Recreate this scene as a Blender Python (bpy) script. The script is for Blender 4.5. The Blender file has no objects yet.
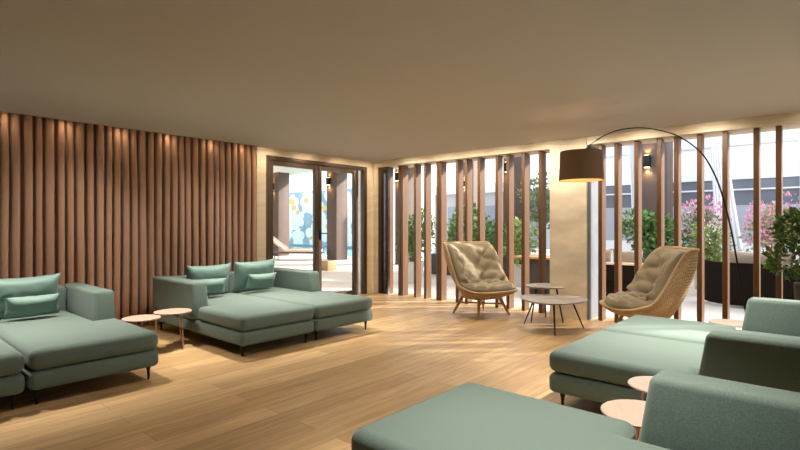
import bpy, bmesh, math, random
from mathutils import Vector, Matrix, noise
PI = math.pi
S = bpy.context.scene
C = S.collection
random.seed(7)

# ------------------------------------------------------------------ camera, world, sun, large lights, exposure
CAM_H = 1.35
cam = bpy.data.objects.new('camera', bpy.data.cameras.new('camera'))
C.objects.link(cam)
cam.location = (0, 0, CAM_H)
cam.rotation_euler = (PI/2, 0, math.atan2(.663, .749) - PI/2)
cam.data.sensor_width = 36; cam.data.lens = 498/800*36
cam.data.clip_end = 300
S.camera = cam

W = bpy.data.worlds.new('sky'); S.world = W; W.use_nodes = True
nt = W.node_tree; nt.nodes.clear()
sky = nt.nodes.new('ShaderNodeTexSky'); sky.sky_type = 'NISHITA'; sky.sun_disc = False
sky.sun_elevation = math.radians(38); sky.sun_rotation = math.radians(135); sky.air_density = 1.0; sky.dust_density = 2.5
mixn = nt.nodes.new('ShaderNodeMixRGB'); mixn.inputs[0].default_value = .55; mixn.inputs[2].default_value = (3.6, 3.6, 3.6, 1)
bg = nt.nodes.new('ShaderNodeBackground'); bg.inputs['Strength'].default_value = .38
wo = nt.nodes.new('ShaderNodeOutputWorld')
nt.links.new(sky.outputs[0], mixn.inputs[1]); nt.links.new(mixn.outputs[0], bg.inputs[0]); nt.links.new(bg.outputs[0], wo.inputs[0])

def light(kind, name, loc, energy, col=(1, 1, 1), direction=(0, 0, -1), **kw):
    d = bpy.data.lights.new(name, kind); d.energy = energy; d.color = col
    for k, v in kw.items(): setattr(d, k, v)
    o = bpy.data.objects.new(name, d); C.objects.link(o); o.location = loc
    o.rotation_euler = Vector(direction).to_track_quat('-Z', 'Y').to_euler()
    return o
SUN_DIR = Vector((-.72, .70, -.52)).normalized()
light('SUN', 'sun', (20, -20, 20), 5.2, (1, .95, .87), SUN_DIR, angle=math.radians(2.2))
# warm fill spots added below the lounge ceiling, no fixtures, pointing down
WARM = (1, .91, .79)
for (x, y, e, a) in [(3.1, 5.4, 205, 80), (4.2, 5.4, 215, 80), (.5, 5.4, 175, 80), (1.5, 5.4, 175, 80), (2.0, .9, 230, 78), (4.1, .9, 225, 80), (5.0, .9, 225, 80),
        (2.0, 3.2, 30, 115), (-.2, 3.2, 18, 115), (3.6, 3.0, 58, 115), (5.6, 4.4, 50, 110), (5.6, 2.4, 50, 110)]:
    light('SPOT', 'ceiling_spot', (x, y, 2.57), e, WARM, (0, 0, -1), spot_size=math.radians(a), spot_blend=1.0, shadow_soft_size=.05)
# fill spots without fixtures, added to brighten door, curtain, slatted wall and column
for x in (4.6, 5.4, 6.2, 6.8):
    light('SPOT', 'door_washer', (x, 6.6, 2.57), 7, (1, .82, .6), (0, .5, -1), spot_size=math.radians(150), spot_blend=1.0, shadow_soft_size=.04)
for (x, y, e) in ((.8, 5.5, 42), (2.3, 5.5, 42), (3.8, 5.5, 38), (5.0, 5.5, 25)):
    light('SPOT', 'curtain_spot', (x, y, 2.57), e, WARM, (-.45, 1, -1.25), spot_size=math.radians(75), spot_blend=1.0, shadow_soft_size=.05)
for y in (5.9, 5.2, 4.6, 4.0, 3.3, 2.7, 2.0, 1.2, 0):
    light('SPOT', 'wall_washer', (6.55, y, 2.57), 19, (1, .87, .68), (.5, 0, -1), spot_size=math.radians(150), spot_blend=1.0, shadow_soft_size=.04)
# wall washers in the ceiling slot in front of the curtain
for x in (-.6, .0, .6, 1.2, 1.8, 2.4, 3.0, 3.6, 4.1):
    light('SPOT', 'curtain_washer', (x, 6.80, 2.585), 1.0, (1, .72, .45), (0, .45, -1), spot_size=math.radians(150), spot_blend=1, shadow_soft_size=.02)
S.view_settings.view_transform = 'Standard'; S.view_settings.look = 'None'
S.view_settings.gamma = 1; S.view_settings.use_curve_mapping = False
S.view_settings.exposure = 1.0

# ------------------------------------------------------------------ materials
def mat(name, col, rough=.6, metal=0, spec=.5, emit=None, bump=None, var=None, sheen=0, trans=0, coat=0):
    m = bpy.data.materials.new(name); m.use_nodes = True
    n = m.node_tree; b = n.nodes['Principled BSDF']
    b.inputs['Base Color'].default_value = (*col, 1); b.inputs['Roughness'].default_value = rough
    b.inputs['Metallic'].default_value = metal; b.inputs['Specular IOR Level'].default_value = spec
    if sheen: b.inputs['Sheen Weight'].default_value = sheen; b.inputs['Sheen Roughness'].default_value = .4
    if trans: b.inputs['Transmission Weight'].default_value = trans
    if coat: b.inputs['Coat Weight'].default_value = coat
    if emit: b.inputs['Emission Color'].default_value = (*emit[0], 1); b.inputs['Emission Strength'].default_value = emit[1]
    tc = n.nodes.new('ShaderNodeTexCoord')
    if var:                                   # (scale vector, amount, detail): noise variation of the colour
        mp = n.nodes.new('ShaderNodeMapping'); mp.inputs['Scale'].default_value = var[0]
        nz = n.nodes.new('ShaderNodeTexNoise'); nz.inputs['Scale'].default_value = 1; nz.inputs['Detail'].default_value = var[2]
        cr = n.nodes.new('ShaderNodeValToRGB')
        k = var[1]
        cr.color_ramp.elements[0].position = .3; cr.color_ramp.elements[1].position = .7
        cr.color_ramp.elements[0].color = (*[c*(1-k) for c in col], 1)
        cr.color_ramp.elements[1].color = (*[min(1, c*(1+k)) for c in col], 1)
        n.links.new(tc.outputs['Object'], mp.inputs[0]); n.links.new(mp.outputs[0], nz.inputs[0])
        n.links.new(nz.outputs[0], cr.inputs[0]); n.links.new(cr.outputs[0], b.inputs['Base Color'])
    if bump:                                  # (scale, strength)
        nb = n.nodes.new('ShaderNodeTexNoise'); nb.inputs['Scale'].default_value = bump[0]; nb.inputs['Detail'].default_value = 4
        bp = n.nodes.new('ShaderNodeBump'); bp.inputs['Strength'].default_value = bump[1]; bp.inputs['Distance'].default_value = .01
        n.links.new(tc.outputs['Object'], nb.inputs[0]); n.links.new(nb.outputs[0], bp.inputs['Height']); n.links.new(bp.outputs[0], b.inputs['Normal'])
    return m

def plank_mat():
    m = bpy.data.materials.new('oak_planks'); m.use_nodes = True
    n = m.node_tree; b = n.nodes['Principled BSDF']; L = n.links
    tc = n.nodes.new('ShaderNodeTexCoord')
    br = n.nodes.new('ShaderNodeTexBrick'); br.offset = .37; br.offset_frequency = 2
    br.inputs['Scale'].default_value = 1; br.inputs['Brick Width'].default_value = 2.1; br.inputs['Row Height'].default_value = .2
    br.inputs['Mortar Size'].default_value = .0016; br.inputs['Mortar Smooth'].default_value = .1; br.inputs['Bias'].default_value = 0
    br.inputs['Color1'].default_value = (.60, .405, .205, 1); br.inputs['Color2'].default_value = (.42, .27, .125, 1)
    br.inputs['Mortar'].default_value = (.16, .085, .035, 1)
    L.new(tc.outputs['Object'], br.inputs[0])
    mp = n.nodes.new('ShaderNodeMapping'); mp.inputs['Scale'].default_value = (1.3, 16, 1)
    L.new(tc.outputs['Object'], mp.inputs[0])
    nz = n.nodes.new('ShaderNodeTexNoise'); nz.inputs['Scale'].default_value = 1.3; nz.inputs['Detail'].default_value = 8; nz.inputs['Distortion'].default_value = .8
    L.new(mp.outputs[0], nz.inputs[0])
    cr = n.nodes.new('ShaderNodeValToRGB'); cr.color_ramp.elements[0].position = .3; cr.color_ramp.elements[1].position = .72
    cr.color_ramp.elements[0].color = (.72, .70, .68, 1); cr.color_ramp.elements[1].color = (1.12, 1.12, 1.1, 1)
    L.new(nz.outputs[0], cr.inputs[0])
    mx = n.nodes.new('ShaderNodeMixRGB'); mx.blend_type = 'MULTIPLY'; mx.inputs[0].default_value = 1
    L.new(br.outputs[0], mx.inputs[1]); L.new(cr.outputs[0], mx.inputs[2])
    L.new(mx.outputs[0], b.inputs['Base Color'])
    b.inputs['Roughness'].default_value = .42
    bp = n.nodes.new('ShaderNodeBump'); bp.inputs['Strength'].default_value = .12; bp.inputs['Distance'].default_value = .004
    L.new(nz.outputs[0], bp.inputs['Height']); L.new(bp.outputs[0], b.inputs['Normal'])
    return m

def wood_mat(name, c1, c2, scale=(14, 14, .9), rough=.45):
    m = bpy.data.materials.new(name); m.use_nodes = True
    n = m.node_tree; b = n.nodes['Principled BSDF']; L = n.links
    tc = n.nodes.new('ShaderNodeTexCoord'); mp = n.nodes.new('ShaderNodeMapping'); mp.inputs['Scale'].default_value = scale
    nz = n.nodes.new('ShaderNodeTexNoise'); nz.inputs['Scale'].default_value = 1; nz.inputs['Detail'].default_value = 7; nz.inputs['Distortion'].default_value = 1.2
    cr = n.nodes.new('ShaderNodeValToRGB'); cr.color_ramp.elements[0].position = .3; cr.color_ramp.elements[1].position = .7
    cr.color_ramp.elements[0].color = (*c1, 1); cr.color_ramp.elements[1].color = (*c2, 1)
    L.new(tc.outputs['Object'], mp.inputs[0]); L.new(mp.outputs[0], nz.inputs[0]); L.new(nz.outputs[0], cr.inputs[0]); L.new(cr.outputs[0], b.inputs['Base Color'])
    b.inputs['Roughness'].default_value = rough
    return m

def wicker_mat():
    m = bpy.data.materials.new('wicker'); m.use_nodes = True
    n = m.node_tree; b = n.nodes['Principled BSDF']; L = n.links
    uv = n.nodes.new('ShaderNodeUVMap')
    br = n.nodes.new('ShaderNodeTexBrick'); br.inputs['Scale'].default_value = 1; br.offset = .5
    br.inputs['Brick Width'].default_value = .05; br.inputs['Row Height'].default_value = .026; br.inputs['Mortar Size'].default_value = .0045
    br.inputs['Mortar Smooth'].default_value = .8
    br.inputs['Color1'].default_value = (.60, .45, .27, 1); br.inputs['Color2'].default_value = (.52, .37, .20, 1); br.inputs['Mortar'].default_value = (.22, .14, .07, 1)
    L.new(uv.outputs[0], br.inputs[0]); L.new(br.outputs[0], b.inputs['Base Color'])
    bp = n.nodes.new('ShaderNodeBump'); bp.inputs['Strength'].default_value = .8; bp.inputs['Distance'].default_value = .006; bp.invert = True
    L.new(br.outputs['Fac'], bp.inputs['Height']); L.new(bp.outputs[0], b.inputs['Normal'])
    b.inputs['Roughness'].default_value = .6
    return m

M = {}
M['floor'] = plank_mat()
M['ceiling'] = mat('ceiling_paint', (.51, .475, .43), .9)
M['plain_wall'] = mat('warm_wall', (.22, .17, .13), .9)
M['pale_wood'] = wood_mat('pale_oak_panel', (.72, .60, .43), (.84, .73, .56), (1.5, 1.5, 8))
M['stone'] = mat('travertine', (.66, .57, .44), .6, var=((1.6, 1.6, 4), .22, 8), bump=(30, .1))
M['curtain'] = mat('brown_curtain', (.46, .27, .18), .85, sheen=.4, bump=(300, .15))
M['bronze'] = mat('bronze_frame', (.095, .062, .04), .45, .3)
M['glass'] = mat('clear_glass', (1, 1, 1), .02, trans=1)
M['glass'].node_tree.nodes['Principled BSDF'].inputs['IOR'].default_value = 1.05
M['post'] = wood_mat('walnut_post', (.085, .038, .013), (.155, .073, .028))
M['lacquer'] = mat('dark_lacquer', (.035, .018, .014), .12, coat=.5)
M['green'] = mat('sage_fabric', (.114, .166, .146), .9, sheen=.22, var=((160, 160, 160), .22, 3), bump=(420, .35))
M['grey_clad'] = mat('grey_cladding', (.16, .17, .19), .6, var=((3, 3, 3), .15, 4))  # shade on the column's side face, put into the colour
M['teal'] = mat('sage_satin', (.125, .215, .19), .6, sheen=.3, bump=(200, .05))
M['black'] = mat('black_metal', (.012, .012, .012), .4, .6)
M['table_pink'] = mat('blush_tabletop', (.44, .32, .255), .5, var=((6, 30, 6), .08, 5))
M['rose_leg'] = mat('copper_leg', (.62, .42, .32), .35, .5)
M['ceramic'] = mat('taupe_stone_top', (.26, .225, .19), .4, var=((9, 9, 9), .15, 6))
M['cushion'] = mat('khaki_cushion', (.25, .205, .13), .9, sheen=.3, bump=(250, .15))
M['wicker'] = wicker_mat()
M['teak'] = wood_mat('teak', (.36, .19, .08), (.50, .29, .13), (20, 20, 2))
M['shade'] = mat('brown_shade', (.26, .17, .115), .8, bump=(200, .1))
M['shade_in'] = mat('shade_lining', (.8, .6, .4), .8)
M['terrace'] = mat('pale_terrace', (.62, .57, .50), .6, var=((.8, .8, .8), .08, 5))
M['column'] = mat('taupe_column', (.10, .068, .055), .7, var=((3, 3, 3), .08, 4))
M['white'] = mat('white_paint', (.80, .80, .80), .6)
M['hall_ceiling'] = mat('hall_ceiling', (.74, .66, .58), .8)
M['leaf'] = mat('leaf_green', (.10, .20, .045), .5, var=((9, 9, 9), .5, 3))
M['leaf_light'] = mat('leaf_yellow_green', (.26, .34, .10), .5, var=((9, 9, 9), .4, 3))
M['leaf_olive'] = mat('leaf_olive', (.16, .20, .08), .6, var=((9, 9, 9), .4, 3))
M['petal_pink'] = mat('pink_petal', (.80, .36, .48), .6)
M['petal_white'] = mat('white_petal', (.85, .82, .72), .6)
M['bark'] = mat('bark', (.14, .085, .05), .9)
M['pot'] = mat('stone_pot', (.55, .52, .48), .8, bump=(60, .2))
M['pot_dark'] = mat('dark_pot', (.05, .045, .04), .7)
M['dark_weave'] = mat('dark_rope', (.012, .009, .007), .95, spec=.1, bump=(180, .5))
M['sand'] = mat('sand_cushion', (.27, .22, .16), .9, sheen=.2)
M['facade'] = mat('pale_facade', (.85, .88, .92), .5)
M['window_dark'] = mat('dark_window', (.16, .18, .22), .15)
M['window_light'] = mat('pale_window', (.42, .44, .50), .3)
M['grey_wall'] = mat('grey_render', (.33, .33, .33), .8)
M['sheer'] = mat('white_drape', (.82, .84, .86), .9)
M['tile'] = mat('mural_tile', (.27, .37, .42), .4, var=((1.1, 1.1, 1.1), .25, 5))
M['water'] = mat('pool_water', (.10, .50, .62), .05)
M['petal_cream'] = mat('cream_tile', (.74, .76, .68), .4)
M['petal_yellow'] = mat('yellow_tile', (.66, .50, .16), .4)
M['lounger'] = mat('lounger_fabric', (.66, .52, .38), .8)
M['box_wood'] = wood_mat('box_wood', (.30, .17, .07), (.40, .24, .11), (4, 4, 20))
M['lamp_glow'] = mat('lamp_glow', (1, .8, .5), .5, emit=((1, .62, .25), 12))
M['roof'] = mat('rust_roof', (.30, .11, .06), .8)

# ------------------------------------------------------------------ mesh helpers
def obj(name, bm, m, parent=None, smooth=True, angle=40, loc=None):
    me = bpy.data.meshes.new(name); bm.normal_update(); bm.to_mesh(me); bm.free()
    for mm in (m if isinstance(m, (list, tuple)) else [m]): me.materials.append(mm)
    if smooth:
        me.shade_smooth(); me.set_sharp_from_angle(angle=math.radians(angle))
    o = bpy.data.objects.new(name, me); C.objects.link(o)
    if parent: o.parent = parent
    if loc: o.location = loc
    return o
def tag(o, label, cat, group=None, kind=None):
    o['label'] = label; o['category'] = cat
    if group: o['group'] = group
    if kind: o['kind'] = kind
    return o
def thing(name, label, cat, loc=(0, 0, 0), rz=0, group=None):
    o = bpy.data.objects.new(name, None); C.objects.link(o)
    o.location = loc; o.rotation_euler = (0, 0, rz); o.empty_display_size = .1
    return tag(o, label, cat, group)
def struct(name, bm, m, label=None, smooth=False):
    o = obj(name, bm, m, smooth=smooth); o['kind'] = 'structure'
    if label: o['label'] = label; o['category'] = name.split('_')[0]
    return o
def dup(root, loc, rz, label, group=None):
    r = root.copy(); C.objects.link(r); r.location = loc; r.rotation_euler = (0, 0, rz); r['label'] = label
    if group: r['group'] = group
    for ch in list(root.children):
        c = ch.copy(); C.objects.link(c); c.parent = r
        for g in list(ch.children):
            d = g.copy(); C.objects.link(d); d.parent = c
    return r
def box(bm, x0, x1, y0, y1, z0, z1, bev=0, seg=2, mi=0):
    r = bmesh.ops.create_cube(bm, size=1); vs = r['verts']
    for v in vs:
        v.co = Vector(((x0+x1)/2 + v.co.x*(x1-x0), (y0+y1)/2 + v.co.y*(y1-y0), (z0+z1)/2 + v.co.z*(z1-z0)))
    fs = set(f for v in vs for f in v.link_faces)
    for f in fs: f.material_index = mi
    if bev:
        es = list({e for v in vs for e in v.link_edges})
        bmesh.ops.bevel(bm, geom=es, offset=bev, segments=seg, profile=.5, affect='EDGES')
    return vs
def B(*a, **k):
    bm = bmesh.new(); box(bm, *a, **k); return bm
def prism(bm, pts, z0, z1, bev=0, seg=3):
    vs = [bm.verts.new((p[0], p[1], z0)) for p in pts]
    f = bm.faces.new(vs)
    r = bmesh.ops.extrude_face_region(bm, geom=[f])
    nv = [g for g in r['geom'] if isinstance(g, bmesh.types.BMVert)]
    for v in nv: v.co.z = z1
    bmesh.ops.recalc_face_normals(bm, faces=bm.faces[:])
    if bev:
        es = list({e for v in vs+nv for e in v.link_edges})
        bmesh.ops.bevel(bm, geom=es, offset=bev, segments=seg, profile=.5, affect='EDGES')
def tube(bm, pts, rads, n=10, cap=True):
    pts = [Vector(p) for p in pts]
    if not isinstance(rads, (list, tuple)): rads = [rads]*len(pts)
    rings = []; up = Vector((0, 0, 1)); prev = None
    for i, p in enumerate(pts):
        t = (pts[min(i+1, len(pts)-1)] - pts[max(i-1, 0)]).normalized()
        a = prev if prev is not None else (up if abs(t.z) < .9 else Vector((1, 0, 0)))
        a = (a - t*a.dot(t)).normalized(); prev = a; b = t.cross(a)
        rings.append([bm.verts.new(p + (a*math.cos(2*PI*k/n) + b*math.sin(2*PI*k/n))*rads[i]) for k in range(n)])
    for r0, r1 in zip(rings, rings[1:]):
        for k in range(n): bm.faces.new((r0[k], r0[(k+1) % n], r1[(k+1) % n], r1[k]))
    if cap: bm.faces.new(rings[0][::-1]); bm.faces.new(rings[-1])
def T(pts, rads, n=10):
    bm = bmesh.new(); tube(bm, pts, rads, n); bmesh.ops.recalc_face_normals(bm, faces=bm.faces[:]); return bm
def lathe(prof, n=40, close=False):
    bm = bmesh.new(); rings = []
    for r, z in prof:
        if r < 1e-5: rings.append([bm.verts.new((0, 0, z))])
        else: rings.append([bm.verts.new((r*math.cos(2*PI*k/n), r*math.sin(2*PI*k/n), z)) for k in range(n)])
    for a, b in zip(rings, rings[1:]):
        for k in range(n):
            k2 = (k+1) % n
            if len(a) == 1 and len(b) > 1: bm.faces.new((a[0], b[k2], b[k]))
            elif len(b) == 1 and len(a) > 1: bm.faces.new((a[k], a[k2], b[0]))
            elif len(a) > 1: bm.faces.new((a[k], a[k2], b[k2], b[k]))
    bmesh.ops.recalc_face_normals(bm, faces=bm.faces[:])
    return bm
def tr(bm, loc=(0, 0, 0), rx=0, ry=0, rz=0):
    m = Matrix.Translation(loc) @ Matrix.Rotation(rz, 4, 'Z') @ Matrix.Rotation(ry, 4, 'Y') @ Matrix.Rotation(rx, 4, 'X')
    bmesh.ops.transform(bm, matrix=m, verts=bm.verts); return bm

# ------------------------------------------------------------------ the setting
XW, YW, H, HD = 7.04, 6.97, 2.60, 2.485     # slatted wall plane, curtain wall plane, ceiling, underside of the headers
X0, Y0 = -4.0, -4.6
struct('floor', B(X0, 7.5, Y0, 7.1, -.1, 0), M['floor'])
bm = bmesh.new()
box(bm, X0-.2, 4.43, Y0-.2, 6.925, H, H+.25)
box(bm, 4.43, 7.6, Y0-.2, 7.12, H, H+.25)
struct('ceiling', bm, M['ceiling'])
struct('ceiling_slot', B(X0-.2, 4.43, 6.925, 7.3, H+.14, H+.25), M['ceiling'])
bm = bmesh.new(); box(bm, X0, 4.43, 7.10, 7.25, 0, H+.14)
struct('wall_left', bm, M['plain_wall'])
struct('wall_back', B(X0-.2, X0, Y0, 7.2, 0, H), M['plain_wall'])
struct('wall_near', B(X0, 7.5, Y0-.2, Y0, 0, H), M['plain_wall'])
bm = bmesh.new()
box(bm, 4.43, 4.60, YW, 7.2, 0, H); box(bm, 4.60, 6.90, YW, 7.2, HD, H)
box(bm, 6.90, 7.5, YW, 7.2, 0, H)
struct('trim_1', bm, M['pale_wood'])
bm = bmesh.new()
box(bm, XW, 7.5, 3.25, 6.94, HD, H); box(bm, XW, 7.5, Y0, 2.69, HD, H)
box(bm, XW, 7.12, 6.86, 6.94, 0, HD)
struct('trim_2', bm, M['pale_wood'])
struct('wall_column', B(XW, 7.5, 2.70, 3.25, 0, H), M['stone'])
struct('trim_4', B(XW+.03, 7.5, 2.685, 2.70, 0, HD), M['grey_clad'])  # grey sheet added over the stone so this side looks shaded
o = struct('trim_3', B(7.10, 7.16, 6.60, 6.86, 0, HD), M['lacquer']); o['label'] = 'dark glossy lacquered panel beside the glass door corner'

# double glass door in bronze frame
d = thing('door_1', 'bronze framed double glass door opening onto the pool hall', 'door', (4.60, 7.02, 0)); d['kind'] = 'structure'
bm = bmesh.new(); w = 2.30
box(bm, 0, .075, -.05, .05, 0, HD, .004); box(bm, w-.085, w, -.05, .05, 0, HD, .004); box(bm, .075, w-.085, -.05, .05, HD-.07, HD, .004)
obj('frame', bm, M['bronze'], d)
def leaf(x0, x1, yo, hand):
    bm = bmesh.new(); s = .075
    box(bm, x0, x0+s, yo-.03, yo+.03, .01, HD-.075, .004); box(bm, x1-s, x1, yo-.03, yo+.03, .01, HD-.075, .004)
    box(bm, x0+s, x1-s, yo-.03, yo+.03, HD-.15, HD-.075); box(bm, x0+s, x1-s, yo-.03, yo+.03, .01, .10)
    l = obj('door_leaf', bm, M['bronze'], d)
    obj('pane', B(x0+s, x1-s, yo-.004, yo+.004, .10, HD-.15), M['glass'], l)
    if hand:
        bm = bmesh.new(); hx = x0+.04
        box(bm, hx-.02, hx+.02, yo-.045, yo-.03, 1.08, 1.26, .004)
        tube(bm, [(hx, yo-.03, 1.20), (hx, yo-.085, 1.20), (hx+.02, yo-.09, 1.20), (hx+.14, yo-.09, 1.20)], .011, 8)
        obj('door_handle', bm, M['black'], l)
leaf(.08, 1.09, 0, False); leaf(1.10, 2.04, 0, True)
bm = bmesh.new(); box(bm, 2.05, 2.09, -.03, .03, 0, HD-.07)
obj('mullion', bm, M['bronze'], d)
obj('side_pane', B(2.09, 2.215, -.004, .004, .01, HD-.07), M['glass'], d)

# curtain: one long pleated drape hanging from a rail
bm = bmesh.new()
xs0, xs1, per = -3.6, 4.42, .104
nper = int((xs1-xs0)/per); spp = 14
zs = [0.015, .5, 1.0, 1.5, 2.0, 2.3, 2.5, 2.6, H+.10]
rows = []
ph = [random.uniform(-.35, .35) for _ in range(nper+3)]; am = [random.uniform(.75, 1.2) for _ in range(nper+3)]
for z in zs:
    row = []
    hz = max(0, (z-2.2)/.5)
    for i in range(nper*spp+1):
        u = i/spp; k = int(u); fr = u-k
        p = ph[k]*(1-fr)+ph[k+1]*fr; a = am[k]*(1-fr)+am[k+1]*fr
        sway = .25*math.sin(z*1.3 + k*.7)*(1-hz*.7)
        ang = 2*PI*(u + p*.5 + sway*.12)
        x = xs0 + u*per + .019*math.sin(2*ang)*(1-.3*hz)
        y = 6.985 + .070*a*(1-.25*hz)*(2*((1+math.cos(ang))/2)**1.4-1) + .008*math.sin(z*2+k)
        row.append(bm.verts.new((x, y, z)))
    rows.append(row)
for r0, r1 in zip(rows, rows[1:]):
    for i in range(len(r0)-1): bm.faces.new((r0[i], r0[i+1], r1[i+1], r1[i]))
bmesh.ops.recalc_face_normals(bm, faces=bm.faces[:])
cu = thing('curtain', 'long floor-to-ceiling pleated brown curtain covering the left wall', 'curtain', (0, 0, 0))
dr = obj('drape', bm, M['curtain'], cu, angle=80)
md = dr.modifiers.new('thick', 'SOLIDIFY'); md.thickness = .004
obj('curtain_rail', B(xs0, xs1, 6.97, 7.0, H+.10, H+.135), M['white'], cu)

# ------------------------------------------------------------------ upright wooden slats between floor and header
SL = [6.68, 6.36, 6.295, 5.97, 5.73, 5.445, 5.38, 5.02, 4.83, 4.575, 4.235, 4.03, 3.76, 3.475]
def slat_mesh():
    bm = bmesh.new(); box(bm, 0, .16, -.055, 0, .0, HD, .003, 1); return bm
sl0 = obj('wooden_post', slat_mesh(), M['post'])
names1 = ['upright walnut post standing alone beside the dark glossy panel', 'door-side post of the close pair nearer the glass door',
    'column-side post of the close pair nearer the glass door', 'first single walnut post after the pair nearer the door, column side',
    'second single walnut post after the pair nearer the door, column side', 'door-side post of the close pair beside the tufted armchair\'s wing',
    'column-side post of the close pair beside the tufted armchair\'s wing', 'seventh walnut post from the stone column, towards the door',
    'sixth walnut post from the stone column, towards the door', 'fifth walnut post from the stone column, behind the tufted armchair',
    'fourth walnut post from the stone column, towards the door', 'third walnut post from the stone column, towards the door',
    'second walnut post from the stone column, towards the door', 'walnut post nearest the stone column, towards the door']
for i, y in enumerate(SL):
    o = sl0 if i == 0 else sl0.copy()
    if i: C.objects.link(o)
    o.location = (7.13, y, 0); tag(o, names1[i], 'post', 'walnut posts between the glass door and the stone column')
SR = [2.57, 2.35, 2.09, 1.81, 1.61, 1.35, 1.08, 0.77, 0.56]
ordn = ['first', 'second', 'third', 'fourth', 'fifth', 'sixth', 'seventh', 'eighth', 'ninth']
extra = ['beside its grey side', 'seen past the lamp shade', 'rising before the leafy shrub', 'above the wicker armchair\'s cushion', 'above the wicker armchair\'s back',
         'before the pink flowers', 'crossed by the arc lamp\'s stem', 'before the curved outdoor sofa', 'half behind the leafy shrub']
for i, y in enumerate(SR):
    o = sl0.copy(); C.objects.link(o); o.location = (7.13, y, 0)
    tag(o, f'{ordn[i]} wider-bay walnut post from the stone column, {extra[i]}', 'post', 'walnut posts in the bay past the stone column')
y = .52 - .26
while y > -1.2:
    o = sl0.copy(); C.objects.link(o); o.location = (7.13, y, 0)
    k = int(round((.30-y)/.26)); tag(o, ['tenth', 'eleventh', 'twelfth', 'thirteenth', 'fourteenth', 'fifteenth', 'sixteenth'][k] + ' wider-bay walnut post from the stone column, past the leafy shrub', 'post', 'walnut posts in the bay past the stone column'); y -= .26

# ------------------------------------------------------------------ daybeds
MW = .95; DEP = 2.14; FR = .93; AW = .19; SH = .425
def make_module(label, side, loc, rz, group, FR=.93, MW=.95, AZ=.69):
    """side: +1 arm at local +x, -1 arm at local -x; x 0..MW, y 0 (front) .. DEP (back)"""
    t = thing('daybed_section', label, 'daybed', loc, rz, group)
    def mx(x): return x if side > 0 else MW-x
    def pl(pts): return [(mx(x), y) for x, y in pts]
    e = .008
    bm = bmesh.new(); prism(bm, pl([(e, 0), (MW-e, 0), (MW-e, DEP-.02), (e, DEP-.02)]), .12, .262, .042, 5)
    obj('base', bm, M['green'], t, angle=60)
    # mattress: full width in front, narrower between the arm and the neighbour behind
    bm = bmesh.new()
    nx, ny = 20, 40
    prism(bm, pl([(e, -.005), (MW-e, -.005), (MW-e, FR-.02), (MW-AW-.012, FR-.02), (MW-AW-.012, DEP-.20), (e, DEP-.20)]), .266, SH, .058, 6)
    obj('mattress', bm, M['green'], t, angle=60)
    # arm with a sloping front end
    bm = bmesh.new(); vs = box(bm, 0, 1, 0, 1, 0, 1)
    for v in vs:
        x = MW-AW if v.co.x < .5 else MW
        z = .264 if v.co.z < .5 else AZ
        yy = DEP if v.co.y > .5 else (FR if v.co.z < .5 else FR+.07)
        v.co = Vector((mx(x), yy, z))
    bmesh.ops.recalc_face_normals(bm, faces=bm.faces[:])
    bmesh.ops.bevel(bm, geom=bm.edges[:], offset=.035, segments=4, profile=.5, affect='EDGES')
    obj('armrest', bm, M['green'], t, angle=60)
    bm = bmesh.new(); xs = sorted((mx(e), mx(MW-AW-.004))); box(bm, xs[0], xs[1], DEP-.19, DEP, .264, .68, .035, 4)
    obj('backrest', bm, M['green'], t, angle=60)
    for (lx, ly) in ((.07, .09), (MW-.07, .09), (.07, DEP-.12), (MW-.07, DEP-.12)):
        bm = bmesh.new(); tube(bm, [(lx, ly, 0), (lx, ly, .07), (lx, ly, .125)], [.009, .012, .022], 8)
        obj('leg', bm, M['black'], t)
    return t
LBX, MBX = -.06, 2.70
make_module('sage green daybed half beside the round side tables, cushions against the curtain', +1, (.925, 4.45, 0), 0, 'sage green daybeds', 1.02)
make_module('sage green daybed half cut off by the left picture edge', -1, (-.03, 4.45, 0), 0, 'sage green daybeds', 1.02)
make_module('sage green daybed half facing the seating, its armrest next to the side table', -1, (2.68, 4.50, 0), 0, 'sage green daybeds', .98)
make_module('sage green daybed half whose armrest stands before the glass door', +1, (3.635, 4.50, 0), 0, 'sage green daybeds', 1.03)
make_module('large sage green daybed half nearest the viewer, cut by the bottom edge', -1, (2.525, 1.68, 0), PI, 'sage green daybeds', .985, 1.0, .695)
make_module('sage green daybed half with the dark shaded armrest, behind two round tables', +1, (4.51, 1.62, 0), PI, 'sage green daybeds', .94, 1.05, .70)
make_module('sage green daybed half in front of the wicker armchair by the posts', -1, (5.535, 1.62, 0), PI, 'sage green daybeds', .93, 1.0, .70)

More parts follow.
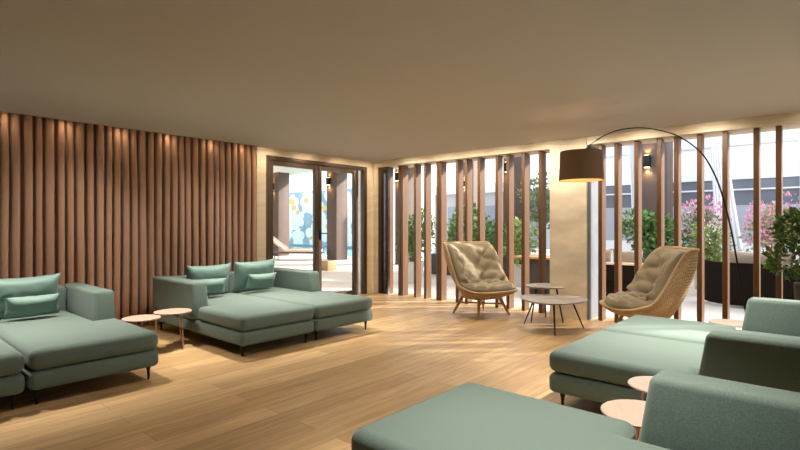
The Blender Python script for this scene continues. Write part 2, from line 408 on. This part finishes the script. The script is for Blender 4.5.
# cushions
def pillow_mesh(w, h, t, seed=0, n=26, pinch=.13, wr=.006):
    ex = .9 if w < .6 else .6
    rnd = random.Random(seed); bm = bmesh.new(); off = Vector((rnd.uniform(0, 9), rnd.uniform(0, 9), seed))
    def layer(s):
        g = []
        for j in range(n+1):
            row = []
            for i in range(n+1):
                u = -1+2*i/n; v = -1+2*j/n
                if s < 0 and (i in (0, n) or j in (0, n)): row.append(None); continue
                x = u*w/2*(1-pinch*.6*(1-v*v)*abs(u)**3*(-1 if False else 1)); z = v*h/2*(1-pinch*(1-u*u)*abs(v)**3)
                th = t/2*((1-u**4)*(1-v**4))**ex
                radial = abs(u*v)
                wz = noise.noise(Vector((x*14, z*14, s))+off)*wr*(.4+1.5*max(abs(u), abs(v)))*(1-max(abs(u), abs(v))**8)
                cr = wr*1.2*math.sin(12*math.atan2(v, abs(u)+.01)+seed)*max(0, abs(u)-.55)*(1-abs(u)**8)
                row.append(bm.verts.new((x, s*(th+wz+cr), z)))
            g.append(row)
        return g
    a = layer(1); b = layer(-1)
    for j in range(n+1):
        for i in range(n+1):
            if b[j][i] is None: b[j][i] = a[j][i]
    for j in range(n):
        for i in range(n):
            bm.faces.new((a[j][i], a[j][i+1], a[j+1][i+1], a[j+1][i]))
            bm.faces.new((b[j][i], b[j+1][i], b[j+1][i+1], b[j][i+1]))
    bmesh.ops.recalc_face_normals(bm, faces=bm.faces[:])
    return bm
def cushion(w, h, t, loc, lean, rz, label, group, seed, roll=0):
    o = obj('cushion', pillow_mesh(w, h, t, seed), M['teal'], angle=80)
    o.rotation_euler = (Matrix.Rotation(rz, 3, 'Z') @ Matrix.Rotation(-lean, 3, 'X') @ Matrix.Rotation(roll, 3, 'Y')).to_euler()
    o.location = loc
    return tag(o, label, 'cushion', group)
G1, G2 = 'large back cushions on the daybeds', 'small lumbar cushions on the daybeds'
cushion(.62, .42, .18, (3.205, 6.19, .64), -.25, 0, 'large sage back cushion on the middle daybed, on the side away from the door', G1, 1)
cushion(.66, .44, .18, (3.89, 6.19, .65), -.25, 0, 'large sage back cushion on the middle daybed, on the side near the door', G1, 2, -.03)
cushion(.46, .22, .13, (3.12, 5.98, .575), -.35, 0, 'small sage lumbar cushion on the middle daybed next to its table-side armrest', G2, 3, .02)
cushion(.46, .23, .13, (3.87, 5.98, .58), -.35, .02, 'small sage lumbar cushion on the middle daybed next to its door-side armrest', G2, 4)
cushion(.62, .43, .20, (1.25, 6.17, .635), -.25, 0, 'large sage back cushion on the daybed left of the side tables', G1, 5, -.03)
cushion(.46, .23, .13, (1.27, 5.93, .56), -.38, 0, 'small sage lumbar cushion on the daybed left of the side tables', G2, 6)

# ------------------------------------------------------------------ small round side tables
def side_table(loc, h, r, rz, label, leg):
    t = thing('side_table', label, 'side table', loc, rz, 'small round blush side tables')
    obj('tabletop', lathe([(0, h-.014), (r-.004, h-.014), (r, h-.009), (r, h-.004), (r-.004, h), (0, h)], 48), M['table_pink'], t)
    for k in range(3):
        a = 2*PI*k/3
        obj('leg', T([(r*.95*math.cos(a), r*.95*math.sin(a), 0), (r*.80*math.cos(a), r*.80*math.sin(a), h-.013)], .006, 8), M['rose_leg'], t)
    return t
side_table((2.46, 5.53, 0), .40, .195, .7, 'round blush side table touching the middle daybed\'s armrest', 1)
side_table((2.10, 5.46, 0), .385, .185, .2, 'round blush side table partly hidden behind the left daybed', 1)
side_table((2.745, .77, 0), .385, .195, .4, 'round blush side table nearest the viewer, behind the foreground armrest', 1)
side_table((3.26, .80, 0), .395, .185, 1.0, 'round blush side table tucked against the daybed with the dark armrest', 1)
side_table((5.78, .80, 0), .40, .19, .4, 'round blush side table beside the arc lamp\'s foot', 1)

# ------------------------------------------------------------------ coffee tables
def pebble(bm, R, h, th, rz, k=.10):
    n = 60; prof = [(0, -th), (.93, -th), (1, -th*.25), (1, 0), (.985, .004), (0, .004)]
    def rr(a): return R*(1+k*math.cos(3*(a))*.6)
    rings = []
    for s, z in prof:
        if s == 0: rings.append([bm.verts.new((0, 0, h+z))])
        else: rings.append([bm.verts.new((s*rr(2*PI*i/n)*math.cos(2*PI*i/n+rz), s*rr(2*PI*i/n)*math.sin(2*PI*i/n+rz), h+z)) for i in range(n)])
    for a, b in zip(rings, rings[1:]):
        for i in range(n):
            j = (i+1) % n
            if len(a) == 1: bm.faces.new((a[0], b[j], b[i]))
            elif len(b) == 1: bm.faces.new((a[i], a[j], b[0]))
            else: bm.faces.new((a[i], a[j], b[j], b[i]))
    bmesh.ops.recalc_face_normals(bm, faces=bm.faces[:])
def coffee_table(loc, R, h, feet, label, rz):
    t = thing('coffee_table', label, 'coffee table', loc, 0, 'pebble shaped coffee tables')
    bm = bmesh.new(); pebble(bm, R, h-.004, .022, rz); obj('tabletop', bm, M['ceramic'], t)
    for (fx, fy) in feet:
        obj('leg', T([(fx, fy, 0), (fx*.62, fy*.62, h-.03)], [.008, .013], 10), M['black'], t)
coffee_table((6.14, 2.80, 0), .42, .40, [(.08, .44), (-.34, -.19), (.33, -.28)], 'lower, larger pebble shaped coffee table with grey top and black legs', 1.3)
coffee_table((6.62, 3.12, 0), .27, .50, [(.22, .10), (.02, -.25), (-.20, .12)], 'taller, smaller pebble shaped coffee table behind the larger one', .4)

# ------------------------------------------------------------------ wicker lounge armchairs
def ss(a, b, x):
    t = max(0, min(1, (x-a)/(b-a))); return t*t*(3-2*t)
def rim(th):                                  # th 0 = front, PI = back; chair faces -y
    c, s = math.cos(th), math.sin(th)
    at = abs(th) if th <= PI else 2*PI-th
    x = math.copysign(abs(s)**(.58-.13*ss(1.6, 2.3, at)), s)*(.49 + .03*ss(2.0, 3.1, at))
    y = -.44*c if c > 0 else -.36*c
    y += .15*ss(1.3, 2.4, at)
    z = .385 + .10*ss(-.36, .10, y) + .585*ss(-.08, .38, y)
    return Vector((x, y, z))
def shell_pt(th, t):
    r = rim(th); b = Vector((.27*math.sin(th), .03-.26*math.cos(th), .27))
    at = abs(th) if th <= PI else 2*PI-th
    if t <= .25:                               # bottom disc
        q = t/.25; return Vector((b.x*q, .03+(b.y-.03)*q, .262+.008*q))
    q = (t-.25)/.75
    g = math.sin(q*PI/2)**(1.0) ; zz = q**1.15
    xy = b.lerp(r, g)
    return Vector((xy.x, xy.y, b.z + (r.z-b.z)*zz))
def cushion_pt(th, t, bump=True, off=0.0):
    r = rim(th); c0 = Vector((0, -.03, .40))
    rx, ry = r.x*.93, r.y*.93 - (.03 if r.y > 0 else -.02)
    g = t**.85
    x = c0.x + (rx-c0.x)*g; y = c0.y + (ry-c0.y)*g
    lift = .405 + (r.z+.015-.405)*(t**(1.0+1.6*(1-ss(.2, 1.0, (r.z-.4)/.65)))) if r.z < .5 else .405 + (r.z-.02-.405)*(max(0, (t-.32)/.68)**1.25)
    return Vector((x, y, lift))
def build_shell():
    bm = bmesh.new(); uvl = bm.loops.layers.uv.new('UVMap'); NT, NR = 72, 26
    cols = []
    ctr = bm.verts.new(shell_pt(0, 0))
    for i in range(NT): cols.append([bm.verts.new(shell_pt(2*PI*i/NT, j/NR)) for j in range(1, NR+1)])
    def uvset(f, us):
        for lp, u in zip(f.loops, us): lp[uvl].uv = u
    for i in range(NT):
        a, b = cols[i], cols[(i+1) % NT]; u0, u1 = i/NT*2.55, (i+1)/NT*2.55
        f = bm.faces.new((ctr, b[0], a[0])); uvset(f, [(u0, 0), (u1, .02), (u0, .02)])
        for j in range(NR-1):
            f = bm.faces.new((a[j], b[j], b[j+1], a[j+1])); v0, v1 = j/NR*.9, (j+1)/NR*.9
            uvset(f, [(u0, v0), (u1, v0), (u1, v1), (u0, v1)])
    bmesh.ops.recalc_face_normals(bm, faces=bm.faces[:])
    return bm
def build_cushion():
    bm = bmesh.new(); NT, NR = 120, 46; TH = .045
    def base(th, t): return cushion_pt(th, t)
    def nrm(th, t):
        e = .01; t = max(t, .02)
        a = base(th+e, t)-base(th-e, t); b = base(th, min(1, t+e))-base(th, t-e)
        n = a.cross(b)
        if n.length < 1e-9: return Vector((0, 0, 1))
        n.normalize()
        tgt = Vector((0, -.25, 1.1)) - base(th, t)
        return n if n.dot(tgt) > 0 else -n
    def bumpf(p, t):
        s = (p.z-.4)*1.0 + (p.y if p.y < .2 else .2 + (p.y-.2)*.4)
        a = (p.x + s)/.27 + .5; b = (p.x - s)/.27 + .5
        fa = abs(math.sin(PI*a)); fb = abs(math.sin(PI*b))
        m = min(fa, fb)
        edge = ss(0, .12, 1-t)
        return (.044*(fa*fb)**.55)*edge
    cols = []
    ctr = bm.verts.new(base(0, 0) + Vector((0, 0, .05)))
    for i in range(NT):
        th = 2*PI*i/NT; col = []
        for j in range(1, NR+1):
            t = j/NR; p = base(th, t); n = nrm(th, t)
            edge = (1-ss(.95, 1.0, t)*.45)
            col.append(bm.verts.new(p + n*(TH*edge + bumpf(p, t))))
        for q, (tt, dd) in enumerate([(1.0, -.012), (.97, -.03)]):   # rolled under edge
            p = base(th, tt); col.append(bm.verts.new(p + nrm(th, .97)*dd))
        cols.append(col)
    for i in range(NT):
        a, b = cols[i], cols[(i+1) % NT]
        bm.faces.new((ctr, b[0], a[0]))
        for j in range(len(a)-1): bm.faces.new((a[j], b[j], b[j+1], a[j+1]))
    bmesh.ops.recalc_face_normals(bm, faces=bm.faces[:])
    return bm
def make_armchair(loc, rz, label):
    t = thing('wicker_armchair', label, 'armchair', loc, rz, 'wicker lounge armchairs with tufted cushions')
    sh = obj('shell', build_shell(), M['wicker'], t, angle=80)
    md = sh.modifiers.new('thick', 'SOLIDIFY'); md.thickness = .022; md.offset = -1
    pts = [rim(2*PI*i/72) for i in range(73)]
    bm = bmesh.new(); tube(bm, pts, .016, 8, cap=False); obj('rim', bm, M['teak'], t).data.materials[0] = M['rimw']
    obj('seat_cushion', build_cushion(), M['cushion'], t, angle=80)
    L = []
    for (sx, sy) in ((-1, -1), (1, -1), (-1, 1), (1, 1)):
        top = Vector((sx*.20, sy*.18+.03, .275)); bot = Vector((sx*.31, sy*.29+.03, 0)); L.append((top, bot))
        obj('leg', T([bot, bot.lerp(top, .5), top], [.015, .021, .026], 12), M['teak'], t)
    for a, b in ((0, 3), (1, 2)):
        p = L[a][1].lerp(L[a][0], .62); q = L[b][1].lerp(L[b][0], .62)
        obj('stretcher', T([p, q], .013, 8), M['teak'], t)
    bm = bmesh.new(); box(bm, -.22, .22, -.17, .23, .245, .268, .006); obj('seat_frame', bm, M['teak'], t)
    return t
M['rimw'] = mat('wicker_rim', (.46, .31, .16), .6, bump=(160, .6))
make_armchair((6.45, 4.05, 0), math.radians(-16), 'wicker armchair with tufted khaki cushion facing the room before the posts')
make_armchair((6.355, 1.77, 0), math.radians(212), 'wicker armchair seen from the side behind the daybed, under the arc lamp')

# ------------------------------------------------------------------ arc floor lamp
lamp = thing('arc_floor_lamp', 'tall arc floor lamp with brown drum shade reaching over the coffee tables', 'floor lamp', (6.4, .73, 0), math.atan2(1.47, -.87))
obj('base', lathe([(0, 0), (.15, 0), (.155, .004), (.155, .026), (.15, .03), (.02, .032), (.016, .06), (0, .06)], 48), M['black'], lamp)
ctl = [(0, .03), (.02, .35), (.07, .68), (.165, 1.276), (.26, 1.69), (.36, 1.96), (.48, 2.15), (.68, 2.31), (.895, 2.39), (1.10, 2.42), (1.30, 2.40), (1.45, 2.345), (1.58, 2.26), (1.655, 2.19)]
def catmull(P, n=8):
    out = []
    for i in range(len(P)-1):
        p0, p1, p2, p3 = P[max(0, i-1)], P[i], P[i+1], P[min(len(P)-1, i+2)]
        for k in range(n):
            t = k/n
            out.append([.5*((2*b)+(-a+c)*t+(2*a-5*b+4*c-d)*t*t+(-a+3*b-3*c+d)*t**3) for a, b, c, d in zip(p0, p1, p2, p3)])
    out.append(list(P[-1])); return out
pts = [(s, 0, z) for s, z in catmull(ctl)]
obj('arc_pole', T(pts, [.010-.005*i/(len(pts)-1) for i in range(len(pts))], 10), M['black'], lamp)
sx = 1.69; R0, R1 = .225, .24
bm = lathe([(R0, 2.175), (R1, 1.85), (R1-.006, 1.85), (R0-.006, 2.172), (R0, 2.175)], 64); sh = obj('lamp_shade', tr(bm, (sx, 0, 0)), M['shade'], lamp)
bm = lathe([(R0-.007, 2.17), (R1-.007, 1.852)], 64); obj('shade_lining', tr(bm, (sx, 0, 0)), M['shade_in'], lamp)
bm = lathe([(0, 2.166), (R0-.004, 2.166), (R0-.004, 2.172), (0, 2.172)], 64); obj('shade_cap', tr(bm, (sx, 0, 0)), M['shade'], lamp)
bm = lathe([(0, 1.93), (.035, 1.945), (.05, 1.98), (.04, 2.03), (.02, 2.06), (.02, 2.15), (0, 2.15)], 24); obj('bulb', tr(bm, (sx, 0, 0)), M['lamp_glow'], lamp)

# ------------------------------------------------------------------ terrace and pool hall beyond
struct('terrace_floor', B(7.5, 60, -30, 7.1, -.1, -.005), M['terrace'], None)
bm = bmesh.new(); box(bm, -2, 14.6, 7.1, 44, -.1, -.005); box(bm, 14.6, 30, 7.1, 9.5, -.1, -.005); box(bm, 20.2, 25, 9.5, 44, -.1, -.005)
struct('hall_floor', bm, M['terrace'])
bm = bmesh.new(); box(bm, 14.6, 20.2, 9.5, 44, -.06, -.02); struct('pool_water', bm, M['water'])
bm = bmesh.new(); box(bm, 1, 13.9, 7.2, 44, 3.65, 3.9)
struct('hall_ceiling', bm, M['hall_ceiling'])
struct('wall_hall', B(20.2, 20.6, 19.5, 44, 0, 5.4), M['facade'])
struct('wall_far', B(1, 20.2, 42, 42.4, 0, 5.4), M['facade'])

# mosaic mural
mu = thing('mosaic_mural', 'blue-grey mosaic wall with large white and yellow blossoms beyond the pool', 'mural', (20.12, 30, 0))
obj('tile_panel', B(-.03, .05, -8.5, 12, .05, 3.5), M['tile'], mu)
rnd = random.Random(5)
def petals(cols, n, seed):
    bm = bmesh.new(); rnd = random.Random(seed)
    for c in range(n):
        cy = rnd.uniform(-8, 11); cz = rnd.uniform(.4, 2.9); np_ = rnd.choice((4, 5, 5, 6)); R = rnd.uniform(.6, 1.0); a0 = rnd.uniform(0, 6)
        for k in range(np_):
            a = a0+2*PI*k/np_; px, pz = cy+R*.55*math.cos(a), cz+R*.55*math.sin(a)
            vs = []
            for q in range(12):
                b = 2*PI*q/12; lx = R*.55*math.cos(b); ly = R*.46*math.sin(b)
                vs.append(bm.verts.new((-.035-.0015*k-.0001*c, px+lx*math.cos(a)-ly*math.sin(a), max(.08, min(3.48, pz+lx*math.sin(a)+ly*math.cos(a))))))
            bm.faces.new(vs)
    return bm
obj('blossom_pattern', petals(0, 42, 5), M['petal_cream'], mu, smooth=False)
bm = bmesh.new(); rnd = random.Random(5)
for c in range(60):
    cy = rnd.uniform(-8, 11); cz = rnd.uniform(.3, 3.1); R = rnd.uniform(.10, .22)
    vs = [bm.verts.new((-.05-.0002*c, cy+R*1.3*math.cos(2*PI*q/10), cz+R*math.sin(2*PI*q/10))) for q in range(10)]
    bm.faces.new(vs)
obj('yellow_pattern', bm, M['petal_yellow'], mu, smooth=False)

# columns with wall lamps
def column(loc, hgt, lab, nm):
    c = thing('round_column' if False else 'column', lab, 'column', loc, 0, 'taupe columns with up and down lights'); c['kind'] = 'structure'
    obj('shaft', B(-.29, .29, -.29, .29, 0, hgt, .02), M['column'], c)
def sconce(loc, lab, e=9):
    s = thing('wall_sconce', lab, 'wall lamp', loc, 0, 'black up and down wall sconces on the columns')
    bm = bmesh.new(); vs = box(bm, -.12, -.003, -.07, .07, -.14, .14, .004)
    for v in vs:
        pass
    obj('housing', bm, M['black'], s)
    for z, dz in ((.142, 1), (-.142, -1)):
        obj('lens', B(-.10, -.02, -.05, .05, z-.003, z+.003), M['lamp_glow'], s)
        l = light('SPOT', 'sconce_light', (-.06, 0, z+dz*.02), e, (1, .62, .28), (0.12, 0, dz), spot_size=math.radians(100), spot_blend=.6, shadow_soft_size=.02)
        l.parent = s
cols = [((13, 3.3, 0), 'taupe column behind the leafy shrub beyond the wider slatted bay', 'black sconce on the column above the leafy shrub', 2.85),
        ((13, 7.0, 0), 'taupe column seen between posts nearest the stone column', 'black sconce seen between posts over the tufted armchair\'s far side', 3.0),
        ((13, 11.2, 0), 'taupe column seen between the posts nearest the glass door', 'black sconce seen between the posts nearest the glass door', 3.0),
        ((13, 14.8, 0), 'taupe column seen through the door leaf with the handle', 'small sconce on the column seen through the handled door leaf', 3.05),
        ((13, 18.6, 0), 'taupe column seen at the left edge of the glass door', 'small sconce on the column at the glass door\'s left edge', 3.05),
        ((17, 11.2, 0), 'taupe column seen between posts above the tufted armchair', 'small sconce seen between posts above the tufted armchair', 3.0)]
for p, l1, l2, zz in cols:
    column(p, 3.66 if p[0] == 13 and p[1] > 7.2 else 4.2, l1, '')
    # lamps sit on the faces towards the lounge
    s = sconce((p[0]-.29, p[1]+.12, zz), l2)

# sun lounger in the pool hall and a wooden box
lo = thing('sun_lounger', 'beige padded sun lounger with raised back inside the pool hall', 'sun lounger', (11.75, 15.7, 0), math.radians(-48))
bm = bmesh.new(); box(bm, -1.0, 1.0, -.33, .33, .26, .31, .01); obj('frame', bm, M['bronze'], lo)
bm = bmesh.new(); box(bm, -.45, 1.0, -.32, .32, .32, .43, .04, 3); obj('seat_pad', bm, M['lounger'], lo)
bm = bmesh.new(); box(bm, -.85, 0, -.32, .32, 0, .11, .04, 3); tr(bm, (-.42, 0, .34), ry=math.radians(38)); obj('back_pad', bm, M['lounger'], lo)
for x in (-.8, .8):
    for y in (-.28, .28): obj('leg', T([(x, y, 0), (x, y, .27)], .018, 8), M['bronze'], lo)
o = obj('wooden_box', B(-.17, .17, -.17, .17, 0, .28, .008), M['box_wood'], loc=(9.75, 11.5, 0)); tag(o, 'small wooden box standing on the pale floor behind the glass door', 'box')

# ------------------------------------------------------------------ plants
def leaves(n, ctr, rad, size, seed, up=.3, fill=.55):
    rnd = random.Random(seed); bm = bmesh.new(); c = Vector(ctr)
    lumps = [Vector((rnd.uniform(-1, 1)*rad[0]*.55, rnd.uniform(-1, 1)*rad[1]*.55, rnd.uniform(-1, 1)*rad[2]*.6)) for _ in range(11)]
    for i in range(n):
        d = Vector((rnd.gauss(0, 1), rnd.gauss(0, 1), rnd.gauss(0, 1))).normalized()
        L = rnd.choice(lumps); r = fill+(1-fill)*rnd.random()
        p = c + L + Vector((d.x*rad[0], d.y*rad[1], d.z*rad[2]))*r*.48
        ax = (d + Vector((0, 0, up)) + Vector((rnd.gauss(0, .5), rnd.gauss(0, .5), rnd.gauss(0, .5)))).normalized()
        sd = ax.cross(Vector((rnd.gauss(0, 1), rnd.gauss(0, 1), rnd.gauss(0, 1)))).normalized(); nn = ax.cross(sd)
        s = size*rnd.uniform(.6, 1.3)
        v = [p, p+ax*s*.5+sd*s*.28, p+ax*s+nn*s*.12, p+ax*s*.5-sd*s*.28, p+ax*s*.5+nn*s*.10]
        q = [bm.verts.new(a) for a in v]
        bm.faces.new((q[0], q[1], q[4])); bm.faces.new((q[1], q[2], q[4])); bm.faces.new((q[2], q[3], q[4])); bm.faces.new((q[3], q[0], q[4]))
    return bm
def stems(ctr, base, rad, k, seed, r=.012):
    rnd = random.Random(seed); bm = bmesh.new()
    for i in range(k):
        e = Vector(ctr)+Vector((rnd.uniform(-.6, .6)*rad[0], rnd.uniform(-.6, .6)*rad[1], rnd.uniform(-.3, .6)*rad[2]))
        b = Vector(base)+Vector((rnd.uniform(-.04, .04), rnd.uniform(-.04, .04), 0)); m = b.lerp(e, .5)+Vector((0, 0, .08))
        tube(bm, [b, m, e], [r, r*.7, r*.3], 6)
    return bm
def potted(loc, rad, cz, nleaf, size, leafm, label, seed, pot_r=.22, pot_h=.45, potm='pot', flower=None, nf=0, fsize=.05, group='shrubs in planters on the terrace', tree=False):
    t = thing('potted_tree' if tree else 'potted_shrub', label, 'potted plant', loc, 0, group)
    obj('foliage', leaves(nleaf, (0, 0, cz), rad, size, seed), M[leafm], t, smooth=False)
    obj('stem', stems((0, 0, cz), (0, 0, pot_h-.05), rad, 1 if tree else 9, seed, .035 if tree else .012), M['bark'], t)
    obj('planter', lathe([(0, 0), (pot_r*.75, 0), (pot_r*.8, .01), (pot_r, pot_h), (pot_r*.9, pot_h), (pot_r*.88, pot_h-.04), (0, pot_h-.04)], 32), M[potm], t)
    if flower: obj('blossoms', leaves(nf, (0, 0, cz+rad[2]*.15), (rad[0]*1.08, rad[1]*1.08, rad[2]*1.02), fsize, seed+50, .6, .9), M[flower], t, smooth=False)
potted((10.75, 2.75, 0), (.66, .64, .50), 1.12, 2600, .10, 'leaf', 'dense green shrub in a pot behind the wicker armchair, beyond the posts', 11, .26, .5, 'white')
potted((11.05, 1.85, 0), (.30, .30, .48), .95, 1500, .08, 'leaf_light', 'pale green shrub with white blossoms between dense shrub and pink flowers', 12, .22, .4, 'white', 'petal_white', 400, .05)
potted((12.1, 2.15, 0), (.48, .46, .68), 1.10, 1100, .08, 'leaf', 'shrub with many pink flowers beside the pale blossoming shrub', 13, .22, .4, 'pot', 'petal_pink', 750, .075)
potted((12.0, 1.02, 0), (.46, .44, .68), 1.15, 1000, .08, 'leaf_light', 'shrub with pink flowers rising behind the curved outdoor sofa', 14, .22, .4, 'pot', 'petal_pink', 750, .075)
potted((6.60, .20, 0), (.42, .38, .33), 1.17, 2800, .08, 'leaf', 'leafy shrub at the right picture edge, growing in front of the posts', 15, .17, .75, 'pot_dark', 'petal_white', 600, .04, 'shrub inside the lounge')
potted((9.0, 7.55, 0), (.50, .50, .60), 1.15, 1500, .10, 'leaf', 'green shrub in a pale pot seen between the posts nearest the door', 16, .26, .5)
potted((9.4, 6.2, 0), (.42, .42, .60), 1.15, 1500, .10, 'leaf', 'green shrub behind the tufted armchair\'s tall wing, beyond the posts', 17, .22, .5, 'pot_dark')
potted((10.0, 5.3, 0), (.38, .38, .55), .98, 1500, .09, 'leaf_light', 'light green shrub in a pale pot behind the tufted armchair\'s back', 18, .22, .5)
potted((12.0, 5.7, 0), (.8, .8, .8), 1.95, 1500, .10, 'leaf_olive', 'small olive tree seen between the posts nearest the stone column', 19, .25, .5, 'pot_dark', tree=True)

hp = thing('hedge_trough', 'long dark trough of green shrubs seen between the posts behind the tufted armchair', 'planter', (11.1, 7.5, 0))
obj('trough', B(-.22, .22, -1.5, 1.1, 0, .55, .01), M['pot_dark'], hp)
obj('foliage', leaves(3200, (0, -.2, .95), (.38, 1.7, .55), .10, 31), M['leaf'], hp, smooth=False)
# ------------------------------------------------------------------ outdoor furniture
so = thing('outdoor_sofa', 'long curved dark woven outdoor sofa seen from behind, beyond the posts', 'sofa', (9.7, 1.82, 0))
def curved_wall(x0, y0, y1, z0, z1, th, curl):
    bm = bmesh.new(); pts = []
    n = 24
    for i in range(n+1):
        u = i/n; a = u*PI/2
        pts.append((x0+curl*(1-math.sin(a)), y0-curl*(1-math.cos(a))*1.0 if False else y0-curl*(1-math.cos(a))))
    path = [(curl, 0)] + [(curl-curl*math.sin(a*PI/2/12), -curl+curl*math.cos(a*PI/2/12)) for a in range(1, 13)] + [(0, -curl-(abs(y1-y0)-curl)*k/6) for k in range(1, 7)]
    rows = []
    for i, p in enumerate(path):
        q = Vector(path[min(i+1, len(path)-1)])-Vector(path[max(0, i-1)]); q.normalize(); n2 = Vector((-q.y, q.x))
        rows.append([bm.verts.new((p[0], p[1], z0)), bm.verts.new((p[0], p[1], z1)), bm.verts.new((p[0]+n2.x*th, p[1]+n2.y*th, z1)), bm.verts.new((p[0]+n2.x*th, p[1]+n2.y*th, z0))])
    for a, b in zip(rows, rows[1:]):
        for k in range(4): bm.faces.new((a[k], a[(k+1) % 4], b[(k+1) % 4], b[k]))
    bm.faces.new(rows[0]); bm.faces.new(rows[-1][::-1])
    bmesh.ops.recalc_face_normals(bm, faces=bm.faces[:]); return bm
obj('backrest', curved_wall(0, 0, 3.6, .04, .73, .08, .55), M['dark_weave'], so)
obj('seat', B(.1, .85, -3.55, -.55, .12, .42, .03), M['dark_weave'], so)
for k in range(3):
    o = obj('outdoor_cushion', pillow_mesh(.92, .5, .24, 20+k), M['sand'], angle=80)
    o.rotation_euler = (.12, 0, PI/2); o.location = (9.98, 1.0-.95*k, .68)
    tag(o, 'sand coloured back cushion on the curved outdoor sofa, ' + ['the one at its rounded end', 'the middle one', 'the one furthest from its rounded end'][k], 'cushion', 'back cushions of the curved outdoor sofa')
ch = thing('outdoor_armchair', 'dark framed outdoor armchair seen between column and wicker armchair, beyond posts', 'armchair', (9.35, 3.05, 0), .15)
bm = bmesh.new(); box(bm, -.4, .4, -.55, .55, 0, .38, .02); obj('base', bm, M['dark_weave'], ch)
bm = bmesh.new(); box(bm, -.43, -.37, -.55, .55, .38, .66, .01); obj('back_panel', bm, M['dark_weave'], ch)
bm = bmesh.new(); box(bm, -.45, -.35, -.58, .58, .66, .70, .01); obj('top_rail', bm, M['lounger'], ch)
for s in (-1, 1):
    o = obj('outdoor_cushion', pillow_mesh(.5, .42, .18, 30+s), M['sand'], angle=80); o.rotation_euler = (.15, 0, PI/2+.15); o.location = (9.15, 3.05+s*.26, .72)
    tag(o, 'sand coloured cushion on the dark outdoor armchair, ' + ('the one nearer the stone column' if s > 0 else 'the one further from the stone column'), 'cushion', 'cushions on the dark outdoor armchair')
tb = thing('outdoor_table', 'dark outdoor dining table with wooden top seen beside the stone column', 'table', (9.2, 4.4, 0), 0)
obj('tabletop', B(-.4, .4, -.45, .45, .70, .74, .01), M['teak'], tb)
obj('pedestal', B(-.28, .28, -.32, .32, 0, .70, .02), M['pot_dark'], tb)

# white tied drapes
def drape(loc, label):
    bm = bmesh.new(); n = 40; zs = [0, .6, 1.3, 2.0, 2.8, 3.6, 4.2]; ws = [.62, .55, .46, .38, .32, .28, .25]; rows = []
    for z, w in zip(zs, ws):
        rows.append([bm.verts.new((.02*math.cos(2*PI*i/n*7), (i/n-.5)*w + .35*(z/4.2-.3), z)) for i in range(n+1)])
    for a, b in zip(rows, rows[1:]):
        for i in range(n): bm.faces.new((a[i], a[i+1], b[i+1], b[i]))
    o = obj('white_drape', bm, M['sheer'], angle=80, loc=loc); md = o.modifiers.new('t', 'SOLIDIFY'); md.thickness = .01
    tag(o, label, 'curtain', 'white tied outdoor drapes')
drape((13.1, 3.65, 0), 'white tied drape seen next to the lamp shade, beyond the posts')
drape((13.1, 1.9, 0), 'white tied drape above the pink flowering shrubs')
drape((13.1, .35, 0), 'white tied drape above the curved outdoor sofa')

# ------------------------------------------------------------------ buildings across the terrace
fb = thing('pavilion_building', 'pale pavilion with white framed dark windows across the terrace', 'building', (15, 0, 0))
bm = bmesh.new(); box(bm, 0, .3, -9, 5.6, 2.5, 5.0); box(bm, 0, .3, -9, 5.6, 0, .9)
obj('wall', bm, M['facade'], fb)
for k in range(9):
    y0 = 5.5-1.62*k
    wdw = obj('window', B(-.02, .02, y0-1.54, y0, 2.22, 2.26), M['white'], fb)
    obj('pane', B(.05, .09, y0-1.54, y0, 1.85, 2.5), M['window_dark'], wdw)
    obj('lower_pane', B(.05, .09, y0-1.54, y0, .9, 1.85), M['window_light'], wdw)
    obj('mullion', B(-.05, .12, y0, y0+.08, 0, 5.0), M['white'], fb)
bm = bmesh.new(); box(bm, -.5, .1, -9, 1.2, 4.05, 4.2); obj('eaves', bm, M['roof'], fb)
obj('beam', B(-.06, .1, -9, 5.6, 3.35, 3.42), M['white'], fb)
bb = thing('low_building', 'low grey building with broad white flat roof across the terrace', 'building', (26, 14, 0))
obj('wall', B(0, 3, -7, 6, 0, 3.3), M['grey_wall'], bb)
obj('roof', B(-.6, 3.2, -7.3, 6.2, 3.3, 3.8), M['white'], bb)
for k in range(5): obj('window', B(-.04, .02, -6.3+2.5*k, -5.1+2.5*k, .2, 2.5), M['window_dark'], bb)
s = sconce((14.9, -.05, 2.1), 'sconce glowing up and down on the pavilion wall', 20)
